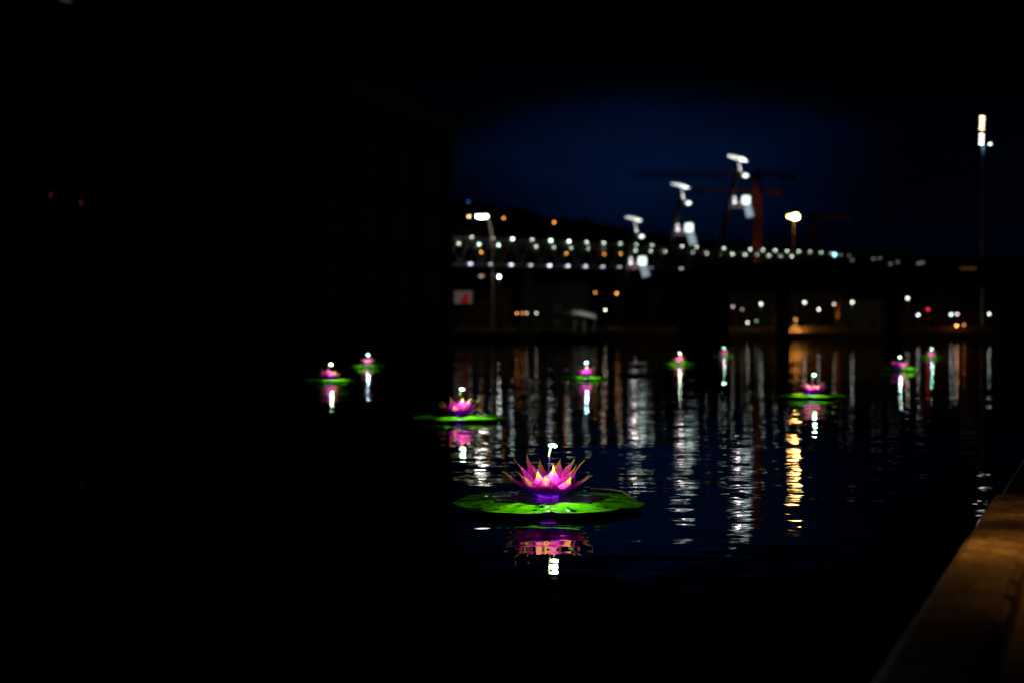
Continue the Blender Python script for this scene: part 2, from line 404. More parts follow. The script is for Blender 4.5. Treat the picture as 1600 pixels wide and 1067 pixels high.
for xa, xb in ((1058, 1138), (1212, 1234), (1378, 1408), (1552, 1600), (1740, 1780)):
    X0, _ = xz(xa + 12 * (xa - 800) / 800, 500, 201.5); X1, _ = xz(xb, 500, 201.5); zt = xz(xa, interp(botl, (xa + xb) / 2))[1] + .3
    bm = B(); box(bm, ((X0 + X1) / 2, 3, (zt - 1) / 2), (X1 - X0, 3, zt + 1))
    box(bm, ((X0 + X1) / 2, 3, .25), ((X1 - X0) + .6, 3.6, 1.3)); obj('pier', bm, DARKC, rb)
bm = B()
for x in range(1000, 1990, 10):
    X, zt = xz(x, interp(topl, x)); X2, zt2 = xz(x + 10, interp(topl, x + 10)); beam(bm, (X, .2, zt), (X, .2, zt + .95), .06)
    beam(bm, (X, .2, zt + .95), (X2, .2, zt2 + .95), .07)
obj('railing', bm, STEEL, rb)
for x, y, b in ((1313, 399, .3), (1326, 400, .2), (1331, 407, .3), (1364, 405, .35), (1374, 404, .25), (1391, 413, .3), (1402, 410, .25), (1435, 412, .4), (1441, 411, .3)):
    X, z = xz(x, y); bm = B(); box(bm, (X, -.12, z), (.3, .1, .14), rot=Matrix.Rotation(random.uniform(-.6, .6), 4, 'Y')); obj('deck_glint', bm, emis((.8, .82, .8), b * 1.6), rb)  # small emissive chips painted in for glints along the deck
X, z = xz(1512, 420); bm = B(); box(bm, (X, -.1, z), (2.2, .1, .16)); obj('deck_glint', bm, emis((1, .45, .1), .1), rb)  # emissive strip painted in for an orange streak of light

# ================================================================== LAMPS
def street_lamp(x, y, d, col, b, label, src=2.6, ground=None, pole=STEEL, group=None, sx=1., name='street_lamp', grp=None, power=0, pw=.07):
    p = P(x, y, d); g_ = BANK if ground is None else ground
    o = thing(name, label, 'street lamp', (p.x, p.y, g_), 0, group)
    r = src * d / F / 2; h = p.z - g_
    bm = B(); tube(bm, (0, .05, 0), (0, .05, h - r * .4), pw * 1.4, pw, 8); obj('pole', bm, pole, o)
    bm = B(); ball(bm, (0, 0, h), r, (sx, 1, 1)); obj('bulb', bm, emis(col, round(b * .85 * (9.0 / src) ** 2 / max(sx, 1), 1)), o)
    bm = B(); tube(bm, (0, .05, h + r * .95), (0, .05, h + r * 1.25), r * 1.05 * 1, r * .4, 12); obj('cap', bm, STEEL, o)
    if power: light('SPOT', (0, -r * 1.3, h - r), power * 2, col, o, r * .6, (0, -r * 1.3, 0), 125, .8)
    return o
WH = (.86, 1, .80); OR = (1, .40, .07); YE = (1, .78, .36); PK = (.85, .70, .66)
G = 'lamps along the far promenade'
street_lamp(1189, 475.5, 243, WH, .95, 'white post lamp in the first opening of the road bridge, left of the thin pier', 3.6, power=20, group=G)
street_lamp(1257, 473, 243, WH, .95, 'white post lamp just right of the first thin pier, above the bright orange wall', 3.6, power=12, group=G)
street_lamp(1331.5, 473, 243, WH, .95, 'white post lamp right of the orange lit tree trunk', 3.4, power=15, group=G)
street_lamp(1418, 466.5, 243, WH, .95, 'white post lamp just right of the second pier of the road bridge', 3.4, power=15, group=G)
street_lamp(1535.5, 461.5, 243, WH, .95, 'highest white post lamp in the last opening, below the tall floodlight mast', 3.4, power=15, group=G)
G2 = 'small lamps on the far quay'
street_lamp(1168, 504.5, 239, (.72, .78, .55), .75, 'low greenish white lamp at the foot of the first bridge opening', group=G2)
street_lamp(1182, 502, 250, (.5, .6, .5), .18, 'dim low lamp between the low greenish lamp and the white post lamp', group=G2)
street_lamp(1145, 479.5, 246, PK, .3, 'dim pinkish lamp beside the wide abutment of the road bridge', group=G2)
street_lamp(1159.5, 484, 252, (.6, .45, .3), .22, 'faint brownish lamp second from the wide abutment', group=G2)
street_lamp(1279, 484, 245, (.95, .85, .85), .85, 'small pinkish white lamp between the orange wall lamp and the lit tree trunk', group=G2)
street_lamp(1303, 476, 246, PK, .5, 'small dim lamp touching the orange lit tree trunk', group=G2, src=2.2)
street_lamp(1434.5, 492.8, 243, (.98, .92, .88), .9, 'small white lamp low beside the red light in the last opening', group=G2)
street_lamp(1486, 492, 243, (.75, 1, 1), 1.0, 'brightest small lamp, cold white, middle of the last opening', group=G2, src=3)
street_lamp(1495.5, 491.5, 244, (1, .72, .68), .75, 'small pink lamp right beside the cold white lamp', group=G2, src=2.2)
street_lamp(1545.5, 491.3, 243, (.92, 1, .95), .8, 'small white lamp at the far end beside the last thick pier', group=G2)
street_lamp(1450, 483.8, 243, (1, .04, .06), .5, 'small red light on a post in the last bridge opening', group=G2, src=2.2)
street_lamp(1494.5, 509.5, 239, (1, .42, .1), 1.5, 'brighter of the low orange quay lights below the cold white lamp', group=G2, src=2.2)
street_lamp(1506, 508.5, 239, (1, .25, .06), .4, 'dimmer low orange quay light right of the brighter orange one', group=G2, src=2.2)
street_lamp(946, 484.7, 240, (.95, .80, .55), .95, 'warm white lamp just right of the pale boat awning', group=G2)
street_lamp(898, 487, 242, (.8, .8, .6), .7, 'lamp partly hidden behind the pale boat awning', group=G2)
street_lamp(807.5, 490, 240, (1, .32, .05), .5, 'small orange quay lamp left of the dim pinkish ones', group=G2)
street_lamp(815.5, 490, 242, (1, .42, .12), .28, 'faint amber quay lamp between the orange and the pinkish lamp', group=G2)
street_lamp(822.5, 490, 240, (.85, .62, .45), .35, 'dim pinkish quay lamp next to the faint amber one', group=G2)
street_lamp(838, 490, 240, (.62, .60, .52), .55, 'lone grey white quay lamp right of the orange trio', group=G2)
street_lamp(930, 457.8, 262, (1, .38, .08), .38, 'dimmer of two orange lamps above the boat awning', group=G2)
street_lamp(963.6, 459, 262, (1, .40, .08), .8, 'brighter of two orange lamps above the boat awning', group=G2)
street_lamp(779.8, 433, 236, (.95, 1, .95), 3.2, 'single bright white lamp under the footbridge', 4.4, ground=BANK, power=15)
street_lamp(752, 432, 258, (.9, .58, .40), .32, 'blurry peach coloured lamp left of the bright white lamp under the footbridge', 4.0, sx=2.0)
street_lamp(770, 431, 260, (.7, .42, .34), .12, 'very faint peach lamp between the peach lamp and the bright white lamp', 3.4, sx=1.4)
street_lamp(1243, 500, 239.2, (1, .45, .10), .4, 'orange lamp low on the quay wall next to the first thin pier', 4.5, power=1000)
street_lamp(1222, 482, 262, (1, .45, .12), .7, 'orange lamp standing behind the first thin bridge pier', 4.5, power=60)
# reflections of these show in the water; the posts stand on the bank behind the last thick pier
# big curved street lamp, white
d = 239.; p = P(770, 420, d); u = d / F
o = thing('street_lamp', 'tall curved street lamp with a long white head left of the footbridge', 'street lamp', (p.x, d, BANK))
zt = P(0, 338, d).z - BANK
bm = B(); path_tube(bm, [(0, 0, 0), (0, 0, zt - 60 * u), (-1.5 * u, 0, zt - 28 * u), (-5 * u, 0, zt - 8 * u), (-9 * u, 0, zt - 1 * u), (-13 * u, 0, zt)], [.24, .16, .13, .11, .09, .08]); obj('pole', bm, mat('warm_grey_pole', (.5, .4, .33), .6), o)
bm = B(); ball(bm, (-17 * u, 0, zt + 2 * u), .78, (1.9, .7, .28), 3); obj('lamp_head', bm, GREY, o)
bm = B(); ball(bm, (-17.0 * u, 0, zt - .6 * u), .52, (1.9, .9, .62), 3); obj('bulb', bm, emis((1, .98, .88), 26), o)
light('SPOT', (-10 * u, -1.2, zt - 4 * u), 380, (1, .8, .62), o, .2, (0, 0, zt - 45 * u), 60, 1)
# orange sodium lamp on the road bridge
d = 206.; u = d / F; p = P(1240, 405, d)
o = thing('street_lamp', 'twin headed sodium street lamp glowing orange above the road bridge', 'street lamp', (p.x, d, p.z - .4))
hh = P(0, 338, d).z - p.z + .4
bm = B(); tube(bm, (0, 0, 0), (0, 0, hh), .12, .08); beam(bm, (-7 * u, 0, hh), (4.5 * u, 0, hh), .12); obj('pole', bm, mat('sodium_lit_pole', (.4, .3, .2), .6), o)
bm = B(); ball(bm, (-5.5 * u, 0, hh - .1), .26, (1.7, 1, .85)); obj('bulb', bm, emis((1, .52, .13), 30), o)
bm = B(); ball(bm, (2.6 * u, 0, hh - .12), .44, (1.2, 1, 1)); obj('bulb', bm, emis((1, .52, .13), 80), o)
for dx in (-5.5, 2.6):
    bm = B(); box(bm, (dx * u, 0, hh + .38), (1.1, .4, .14)); obj('lamp_head', bm, STEEL, o)
light('POINT', (0, -1.2, hh - .6), 50, (1, .5, .15), o, .3)

# hillside lamps
def hill_lamp(x, y, col, b, label, src=2.6):
    d = D0 + 10
    while d < D1 and (P(x, y, d).z - hill_z(x, d)) > 6.5: d += 3
    if d >= D1: d = D1 - 5
    street_lamp(x, y, d, col, b, label, src, ground=min(hill_z(x, d), P(x, y, d).z - 3) - 1.5, group='street lamps scattered on the dark hillside', pw=.12)
hill_lamp(733, 339, (1, .72, .30), 1.0, 'yellow hillside lamp left of the curved street lamp head')
hill_lamp(761, 340.5, (1, .50, .14), .75, 'amber hillside lamp touching the curved street lamp head')
hill_lamp(787, 341.6, (1, .36, .07), .5, 'orange hillside lamp just right of the curved street lamp')
hill_lamp(866, 348, (1, .36, .06), .65, 'lone orange hillside lamp high between the pylons and the curved street lamp')
hill_lamp(732, 316, (.03, .12, .42), .25, 'dim blue light highest on the hillside by the dark building')
hill_lamp(709.5, 390, (1, .42, .10), .45, 'upper of two orange lamps beside the corner of the dark building')
hill_lamp(705.5, 394, (1, .48, .08), .7, 'lower of two orange lamps beside the corner of the dark building')
hill_lamp(752, 394.5, (1, .38, .05), .75, 'orange lamp seen through the footbridge truss left of the curved pole')
hill_lamp(843.5, 390.5, (1, .30, .04), .4, 'dark orange lamp seen through the truss, alone below the lamp string')
hill_lamp(884, 389.8, (1, .32, .05), .45, 'upper orange lamp of the pair seen through the middle of the truss')
hill_lamp(885.3, 396.8, (1, .45, .07), .7, 'lower orange lamp of the pair seen through the middle of the truss')
hill_lamp(942.6, 391, (1, .42, .08), .65, 'upper orange lamp of the pair left of the shortest pylon')
hill_lamp(944, 397.6, (1, .28, .04), .45, 'lower darker orange lamp of the pair left of the shortest pylon')
hill_lamp(970, 396.6, (1, .42, .07), .7, 'single orange lamp nearest the shortest pylon')

# ================================================================== TALL FLOODLIGHT MAST (right)
d = 241.; u = d / F; p = P(1535, 226, d)
o = thing('floodlight_mast', 'tall mast with seven stacked bright floodlights above a cyan lit pole', 'floodlight mast', (p.x, d, BANK))
Z = lambda y: P(0, y, d).z - BANK
bm = B(); tube(bm, (0, 0, 0), (0, 0, Z(228)), .30, .16, 12); obj('pole', bm, mat('mast_paint', (.45, .5, .52), .5, .2), o)
bm = B(); tube(bm, (0, .1, Z(228)), (-1.5 * u, .1, Z(176)), .10, .08); obj('lamp_rack', bm, STEEL, o)
for i, y in enumerate((184, 189.8, 195.8, 202, 212, 218.5, 225)):
    bm = B(); xx = -1.2 - i * .25
    ball(bm, (xx * u, -.1, Z(y)), 1.5 * u, (2.3, .7, .5)); obj('floodlight', bm, emis((1, .80, .48) if i < 4 else (1, .86, .84), 13), o)
    bm = B(); box(bm, (xx * u, .22, Z(y) + .10), (3.6 * u, .2, 1.2 * u)); obj('housing', bm, STEEL, o)
bm = B(); ball(bm, (11 * u, -.1, Z(226)), 1.3 * u, (1.6, .8, .7)); obj('side_lamp', bm, emis((.75, 1, .95), 10), o)
bm = B(); beam(bm, (0, 0, Z(229)), (11 * u, 0, Z(227.5)), .1); obj('side_arm', bm, STEEL, o)
light('SPOT', (.3, -.9, Z(223)), 200, (.25, .75, 1), o, .1, (0, .1, Z(233)), 56, 1)

# ================================================================== CRANES
def crane(x, ybase, ytop, xl, xr, yj, d, label, power, cw):
    u = d / F; p = P(x, 0, d)
    o = thing('tower_crane', label, 'tower crane', (p.x, d, BANK)); z = lambda y: P(0, y, d).z - BANK
    w_ = 1.3; h = z(ytop); bm = B(); a = w_ / 2
    for sx in (-a, a):
        for sy in (-a, a): beam(bm, (sx, sy, 0), (sx, sy, h), .34)
    n = int(h / 2.2)
    for i in range(n):
        z0 = h * i / n; z1 = h * (i + 1) / n; f = 1 if i % 2 else -1
        for s in (-a, a): beam(bm, (-a * f, s, z0), (a * f, s, z1), .26); beam(bm, (s, -a * f, z0), (s, a * f, z1), .26)
    obj('tower', bm, RUST, o)
    bm = B(); zl_, zr_ = z(yj), z(yj + 2)
    L = (xl - x) * u; Rr = (xr - x) * u
    for dz, dy in ((0, -.7), (0, .7), (1.3, 0)): beam(bm, (L, dy, zl_ + dz), (Rr, dy, zl_ + dz), .24)
    n = int((Rr - L) / 2.2)
    for i in range(n):
        X = L + (Rr - L) * i / n; X2 = L + (Rr - L) * (i + .5) / n; X3 = L + (Rr - L) * (i + 1) / n
        for dy in (-.7, .7): beam(bm, (X, dy, zl_), (X2, 0, zl_ + 1.3), .13); beam(bm, (X2, 0, zl_ + 1.3), (X3, dy, zl_), .13)
    obj('jib', bm, RUST, o)
    bm = B(); box(bm, ((cw[0] - x) * u, 0, z(yj + 1)), (cw[1] * u, 2.2, 6 * u)); obj('counterweight', bm, RUST, o)
    bm = B(); box(bm, (.2, -a - .6, h - 1.5), (1.6, 1.6, 2.0)); obj('cab', bm, STEEL, o)
    light('SPOT', (5, -24, 6), power * .4, (1, .42, .07), o, .3, (0, 0, h * .35), 55, 1)
    light('SPOT', (8, -30, 8), power * .9, (1, .42, .07), o, .3, ((cw[0] - x) * u * .8, 0, h), 40, 1)
crane(1181, 400, 268, 985, 1242, 276, 380, 'orange lit tower crane behind the tallest pylon, its jib highest', 13000, (1231, 22))
crane(1186, 400, 292, 1075, 1220, 301, 430, 'second tower crane with a shorter, lower jib right behind the first', 2500, (1211, 16))
crane(1272, 400, 334, 1262, 1328, 341, 450, 'faint small tower crane right of the sodium street lamp', 1100, (1322, 12))

# ================================================================== FAR BANK THINGS
# promenade wall
d = 240.5
pw_ = thing('promenade_wall', 'low promenade wall on the far quay, lit orange beside the thin bridge pier', 'wall', (0, d, BANK - .1))
bm = B(); box(bm, (60, .2, .55), (160, .4, 1.1)); obj('wall', bm, mat('pale_stone', (.34, .25, .16), .85), pw_)
c = P(1250, 515, 238.6); light('SPOT', (c.x - 1.2, c.y - d, .55), 170, (1, .42, .08), pw_, .06, (c.x + 3.2, .4, .7), 130, .9)
bm = B(); box(bm, (60, .2, 1.16), (160, .6, .12)); obj('coping', bm, CONC, pw_)
# houses behind
def house(x0, x1, ytop, d, dep, label, wallm, gable=0., lit=()):
    a = P(x0, 0, d).x; b = P(x1, 0, d).x; zt = P(0, ytop, d).z - BANK
    o = thing('waterfront_house', label, 'building', ((a + b) / 2, d, BANK)); W = b - a
    bm = B(); box(bm, (0, dep / 2, zt / 2), (W, dep, zt)); obj('wall', bm, wallm, o)
    bm = B()
    if gable:
        v = [bm.verts.new(q) for q in ((-W / 2 - .4, -.5, zt + .003), (W / 2 + .4, -.5, zt + .003), (0, -.5, zt + gable), (-W / 2 - .4, dep + .5, zt + .003), (W / 2 + .4, dep + .5, zt + .003), (0, dep + .5, zt + gable))]
        for f in ((0, 1, 2), (5, 4, 3), (0, 2, 5, 3), (1, 4, 5, 2), (0, 3, 4, 1)): bm.faces.new([v[i] for i in f])
    else: box(bm, (0, dep / 2, zt + .2), (W + .6, dep + .6, .4))
    obj('roof', bm, STEEL, o)
    n = max(2, int(W / 3.2))
    for i in range(n):
        for r_ in range(max(1, int(zt / 3.2))):
            X = -W / 2 + W * (i + .5) / n; zc = 1.7 + r_ * 3.0
            if zc + 1 > zt: continue
            bm = B(); 
            for (cx, cz, sx, sz) in ((X - .6, zc, .12, 1.6), (X + .6, zc, .12, 1.6), (X, zc - .74, 1.08, .12), (X, zc + .74, 1.08, .12)): box(bm, (cx, -.05, cz), (sx, .14, sz))
            wn = obj('window', bm, GREY, o)
            bm = B(); box(bm, (X, -.02, zc), (1.1, .05, 1.4)); obj('pane', bm, GLASS, wn)
    return o
house(1128, 1216, 463, 262, 10, 'dim brown house behind the first opening of the road bridge', BRICK)
house(1232, 1300, 450, 266, 10, 'brown flat roofed house behind the thin pier and the orange wall lamp', BRICK)
house(1308, 1384, 470, 270, 10, 'unlit grey house behind the orange lit tree', GREY)
house(1412, 1530, 487, 262, 12, 'low gabled boathouse in the last opening of the road bridge', mat('red_boards', (.28, .05, .03), .8), gable=3.6)
house(700, 800, 455, 262, 12, 'dark warehouse behind the white and red banner', mat('dark_red_boards', (.14, .04, .04), .85))
house(822, 920, 446, 268, 12, 'long dark warehouse under the middle of the footbridge', mat('dark_grey_boards', (.07, .07, .075), .85))
# banner with a red mark
p = P(724, 465, 238); u = 238 / F
o = thing('banner_sign', 'white banner with a red emblem facing the water beside the dark building', 'sign', (p.x, 238, BANK))
bm = B(); hz = p.z - BANK
for sx in (-1.6, 1.6): tube(bm, (sx, .1, 0), (sx, .1, hz + 1.2), .06)
obj('post', bm, STEEL, o)
bm = B(); box(bm, (0, 0, hz), (28 * u, .08, 20 * u)); obj('panel', bm, emis((.85, .66, .60), .065), o)  # panel emits faintly, put in for lamplight falling on the banner
bm = B(); v = [bm.verts.new((a_ * u, -.05, hz + b_ * u)) for a_, b_ in ((-4, -10), (-4, -3), (-1, -1), (0, 4), (4, 7), (8, 4), (8, -10))]; bm.faces.new(v[::-1]); obj('emblem', bm, emis((.5, .02, .01), .22), o)  # emblem's glow likewise replaces lamplight
# lit pile
p = P(829, 508, 233)
# boat with pale awning
d = 229.; u = d / F; p = P(905, 500, d)
o = thing('tour_boat', 'moored dark boat with a pale canvas awning under the footbridge', 'boat', (p.x, d, 0))
bm = B(); n = 14; rows = []
for i in range(n + 1):
    k = i / n; X = -6.2 + 12.4 * k; w_ = 1.7 * (1 - abs(2 * k - 1) ** 3.2); sh = 1.25 + .5 * (2 * k - 1) ** 2
    rows.append([bm.verts.new((X, -w_ - .02, sh)), bm.verts.new((X * .97, -w_ * .8 - .01, .2)), bm.verts.new((X * .95, 0, -.4)), bm.verts.new((X * .97, w_ * .8 + .01, .2)), bm.verts.new((X, w_ + .02, sh))])
for a_, b_ in zip(rows, rows[1:]):
    for k in range(4): bm.faces.new((a_[k], b_[k], b_[k + 1], a_[k + 1]))
    bm.faces.new((a_[4], b_[4], b_[0], a_[0]))
obj('hull', bm, mat('dark_hull', (.03, .035, .05), .4), o)
bm = B(); n = 12; rows = []
for i in range(n + 1):
    k = i / n; X = (-26 + 52 * k) * u; zz = P(0, 492.5 - 6 * math.sin(math.pi * min(1, k * 1.0) ** .7) + 1.5 * k, d).z
    rows.append([bm.verts.new((X, -1.7, zz - .5 * min(1, k * 4))), bm.verts.new((X, -1.2, zz)), bm.verts.new((X, 0, zz + .25)), bm.verts.new((X, 1.2, zz)), bm.verts.new((X, 1.7, zz - .5))])
for a_, b_ in zip(rows, rows[1:]):
    for k in range(4): bm.faces.new((a_[k], b_[k], b_[k + 1], a_[k + 1]))
aw = obj('awning', bm, CANVAS, o); sm_ = aw.modifiers.new('solid', 'SOLIDIFY'); sm_.thickness = .05
bm = B()
for X in (-2.4, -.8, .8, 2.4):
    for Y in (-1.4, 1.4): tube(bm, (X, Y, .9), (X, Y, 3.3), .04)
obj('awning_frame', bm, GREY, o)
light('SPOT', (1.0, -7, 5.5), 420, (.95, 1, .85), o, .2, (.8, -1, 3.6), 50, 1)
# mooring piles
for x, lab, pwr in ((829, 'greenish lit mooring pile in front of the quay under the footbridge', 1), (812, 'shorter mooring pile left of the greenish lit one', 0)):
    p = P(x, 0, 232); bm = B(); tube(bm, (0, 0, -1), (0, 0, P(0, 499 if pwr else 508, 232).z), .33, .28, 12); tube(bm, (0, 0, P(0, 499 if pwr else 508, 232).z), (0, 0, P(0, 499 if pwr else 508, 232).z + .2), .3, .1, 12)
    tag(obj('mooring_pile', bm, mat('algae_wood', (.25, .24, .12), .8), loc=(p.x, 232, 0)), lab, 'mooring pile', 'mooring piles')
# orange lit tree
p = P(1309, 0, 239.8); o = thing('street_tree', 'tree with its trunk lit orange from below on the far quay', 'tree', (p.x, 240.0, BANK))
bm = B(); path_tube(bm, [(0, 0, -.1), (.02, 0, 1.2), (-.05, 0, 2.8), (.05, 0, 4.6)], [.34, .3, .32, .28], 12)
for a_ in range(6):
    an = a_ * 1.05; tube(bm, (.05, 0, 4.3), (1.1 * math.cos(an), 1.1 * math.sin(an), 6.0 + .3 * (a_ % 3)), .12, .04)
obj('trunk', bm, BARK, o)
bm = B()
for _ in range(900):
    th = random.uniform(0, 6.28); ph = random.uniform(-1, 1); rr = random.uniform(.5, 1) ** .5
    c = Vector((1.7 * rr * math.cos(th) * math.sqrt(1 - ph * ph), 1.7 * rr * math.sin(th) * math.sqrt(1 - ph * ph), 6.4 + 1.25 * rr * ph))
    e = Matrix.Rotation(random.uniform(0, 6), 3, Vector((random.random(), random.random(), random.random() + .01)).normalized())
    v = [bm.verts.new(c + e @ Vector(q)) for q in ((-.1, 0, 0), (0, -.06, 0), (.1, 0, 0), (0, .06, 0))]; bm.faces.new(v)
obj('crown', bm, LEAF, o)
light('SPOT', (.3, -2.0, -.1 + 1.3), 260, (1, .36, .05), o, .05, (0, 0, 3.4), 50, 1)
# quay sitting light strip seen low in the last opening
p = P(1518, 532.5, 235.8)
# ================================================================== LOTUS LANTERNS
m = bpy.data.materials.new('petal_net_fabric'); m.use_nodes = True; t = NT(m.node_tree)
uv = t.n('ShaderNodeUVMap'); su = t.n('ShaderNodeSeparateXYZ', {0: uv}); tc = t.n('ShaderNodeTexCoord')
nz = t.n('ShaderNodeTexNoise', {'Vector': tc.outputs['Object'], 'Scale': 14.0, 'Detail': 3.0})
nf = t.n('ShaderNodeTexNoise', {'Vector': tc.outputs['Object'], 'Scale': 75.0, 'Detail': 4.0, 'Roughness': .7})
off = t.n('ShaderNodeMath', {0: nz.outputs['Fac'], 1: .5}, operation='SUBTRACT')
offm = t.n('ShaderNodeMath', {0: off, 1: .35}, operation='MULTIPLY')
v_ = t.n('ShaderNodeMath', {0: su.outputs['Y'], 1: offm}, operation='ADD')
c1 = t.ramp(v_, [(.0, (.10, .02, .80)), (.24, (.20, .02, .85)), (.44, (.78, .02, .64)), (.66, (.88, .05, .48)), (.83, (.88, .26, .06)), (.97, (.55, .66, .02))])  # violet base bakes in the inner lamplight; pink to yellow is fabric dye
net = t.ramp(nf.outputs['Fac'], [(.40, (.22, .22, .22)), (.58, (1, 1, 1))])
cm = t.n('ShaderNodeMixRGB', {0: 1.0, 1: c1, 2: net}, blend_type='MULTIPLY')
df_ = t.n('ShaderNodeBsdfDiffuse', {0: cm}); tr = t.n('ShaderNodeBsdfTranslucent', {0: cm})
mx1 = t.n('ShaderNodeMixShader', {0: .5, 1: df_, 2: tr})
gl = t.n('ShaderNodeBsdfGlossy', {0: (1, .8, .9, 1), 1: .3}); mx2 = t.n('ShaderNodeMixShader', {0: .02, 1: mx1, 2: gl})
tp_ = t.n('ShaderNodeBsdfTransparent'); ntf = t.n('ShaderNodeMapRange', {'Value': nf.outputs['Fac'], 1: .5, 2: .62, 3: .06, 4: .34})
mx3 = t.n('ShaderNodeMixShader', {0: ntf, 1: mx2, 2: tp_}); t.n('ShaderNodeOutputMaterial', {0: mx3}); PETAL = m
m = bpy.data.materials.new('lily_pad_vinyl'); m.use_nodes = True; t = NT(m.node_tree)
tc = t.n('ShaderNodeTexCoord')
nz = t.n('ShaderNodeTexNoise', {'Vector': tc.outputs['Object'], 'Scale': 9.0, 'Detail': 4.0})
vo = t.n('ShaderNodeTexVoronoi', {'Vector': tc.outputs['Object'], 'Scale': 9.0}, feature='DISTANCE_TO_EDGE')
vr = t.ramp(vo.outputs['Distance'], [(.0, (.55, .55, .55)), (.03, (1, 1, 1))])
c1 = t.ramp(nz.outputs['Fac'], [(.3, (.08, .50, .003)), (.7, (.17, .66, .005))])
cm = t.n('ShaderNodeMixRGB', {0: 1.0, 1: c1, 2: vr}, blend_type='MULTIPLY')
bp = t.n('ShaderNodeBump', {'Height': vo.outputs['Distance'], 'Strength': .8, 'Distance': .03})
dd = t.n('ShaderNodeBsdfDiffuse', {0: cm, 'Normal': bp}); gg = t.n('ShaderNodeBsdfGlossy', {0: (.8, 1, .7, 1), 1: .22, 'Normal': bp})
bs = t.n('ShaderNodeMixShader', {0: .012, 1: dd, 2: gg}); t.n('ShaderNodeOutputMaterial', {0: bs}); PAD = m
m = bpy.data.materials.new('wet_shaded_pad_centre'); m.use_nodes = True; t = NT(m.node_tree)
tc = t.n('ShaderNodeTexCoord'); nz = t.n('ShaderNodeTexNoise', {'Vector': tc.outputs['Object'], 'Scale': 7.0, 'Detail': 4.0})
c1 = t.ramp(nz.outputs['Fac'], [(.35, (.010, .004, .012)), (.7, (.06, .012, .05))])  # dark violet colour holds the flower's shade and its reflection
bp = t.n('ShaderNodeBump', {'Height': nz.outputs['Fac'], 'Strength': .5, 'Distance': .02})
bs = t.n('ShaderNodeBsdfPrincipled', {'Base Color': c1, 'Roughness': .10, 'Normal': bp}); t.n('ShaderNodeOutputMaterial', {0: bs}); PADC = m
STEM = mat('violet_stem', (.07, .01, .16), .6)
EDGE = mat('orange_edging', (.8, .35, .03), .5)

def petal_mesh(name, L, W, r0, z0, a0, a1, hook, seed):
    """one pointed petal: leaves radius r0, height z0, elevation turns from a0 to a1 (deg), tip bends by hook"""
    rnd = random.Random(seed); bm = B(); nu, nv = 18, 8; uvl = bm.loops.layers.uv.new('UVMap')
    r, z = r0, z0; rows = []; us = []
    lean = rnd.uniform(-.03, .03)
    for i in range(nu + 1):
        k = i / nu
        el = R(a0 + (a1 - a0) * min(1, k / .65) ** 1.1 + (hook * max(0, (k - .72) / .28) ** 1.3))
        if i: r += math.cos(el) * L / nu; z += math.sin(el) * L / nu
        if k < .45: wd = W * (.42 + .58 * math.sin(k / .45 * math.pi / 2))
        else:
            q = (k - .45) / .55; wd = W * ((1 - q) ** 1.75 * .90 + .10 * (1 - q ** 3))
        row = []
        for j in range(nv + 1):
            s = -1 + 2 * j / nv
            cup = .30 * wd * s * s
            n_r, n_z = -math.sin(el), math.cos(el)
            ruf = .006 * math.sin(11 * k + 3 * s + seed) * (abs(s)) + rnd.uniform(-.0015, .0015)
            row.append(bm.verts.new((r + n_r * (cup + ruf), s * wd + lean * k, z + n_z * (cup + ruf))))
        rows.append(row); us.append(k)
    for i in range(nu):
        for j in range(nv):
            f = bm.faces.new((rows[i][j], rows[i + 1][j], rows[i + 1][j + 1], rows[i][j + 1])); f.smooth = True
            for lp_, (ii, jj) in zip(f.loops, ((i, j), (i + 1, j), (i + 1, j + 1), (i, j + 1))): lp_[uvl].uv = (jj / nv, ii / nu)
    me = bpy.data.meshes.new(name); bm.to_mesh(me); bm.free(); me.materials.append(PETAL); return me
PM = {'outer': [petal_mesh('petal', .350, .122, .045, .035, 16, 34 + d_, h_, i) for i, (d_, h_) in enumerate(((0, 12), (5, -8), (-4, 22), (8, 5)))],
      'mid':   [petal_mesh('petal', .345, .096, .05, .04, 28, 56 + d_, h_, 10 + i) for i, (d_, h_) in enumerate(((0, -12), (6, 14), (-6, 20), (3, -25)))],
      'inner': [petal_mesh('petal', .330, .068, .03, .05, 48, 80 + d_, h_, 20 + i) for i, (d_, h_) in enumerate(((0, -18), (-8, 12), (-3, -30)))]}
# cup that closes the base; its emission stands in for violet lamplight
def cup_mesh():
    bm = B(); uvl = bm.loops.layers.uv.new('UVMap'); n = 40; rows = []
    prof = [(.0, .030), (.05, .032), (.10, .058), (.14, .092), (.165, .125)]
    for k, (r, z) in enumerate(prof):
        rows.append([bm.verts.new(((r + .0001) * math.cos(a) , (r + .0001) * math.sin(a), z + (.02 * math.cos(9 * a) if k == 4 else 0))) for a in [i * 2 * math.pi / n for i in range(n)]])
    for k in range(4):
        for i in range(n):
            j = (i + 1) % n; f = bm.faces.new((rows[k][i], rows[k + 1][i], rows[k + 1][j], rows[k][j])); f.smooth = True
            for lp_ in f.loops: lp_[uvl].uv = (0, .05 + .08 * k)
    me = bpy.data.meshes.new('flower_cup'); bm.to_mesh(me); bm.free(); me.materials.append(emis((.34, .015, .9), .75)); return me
CUP = cup_mesh()
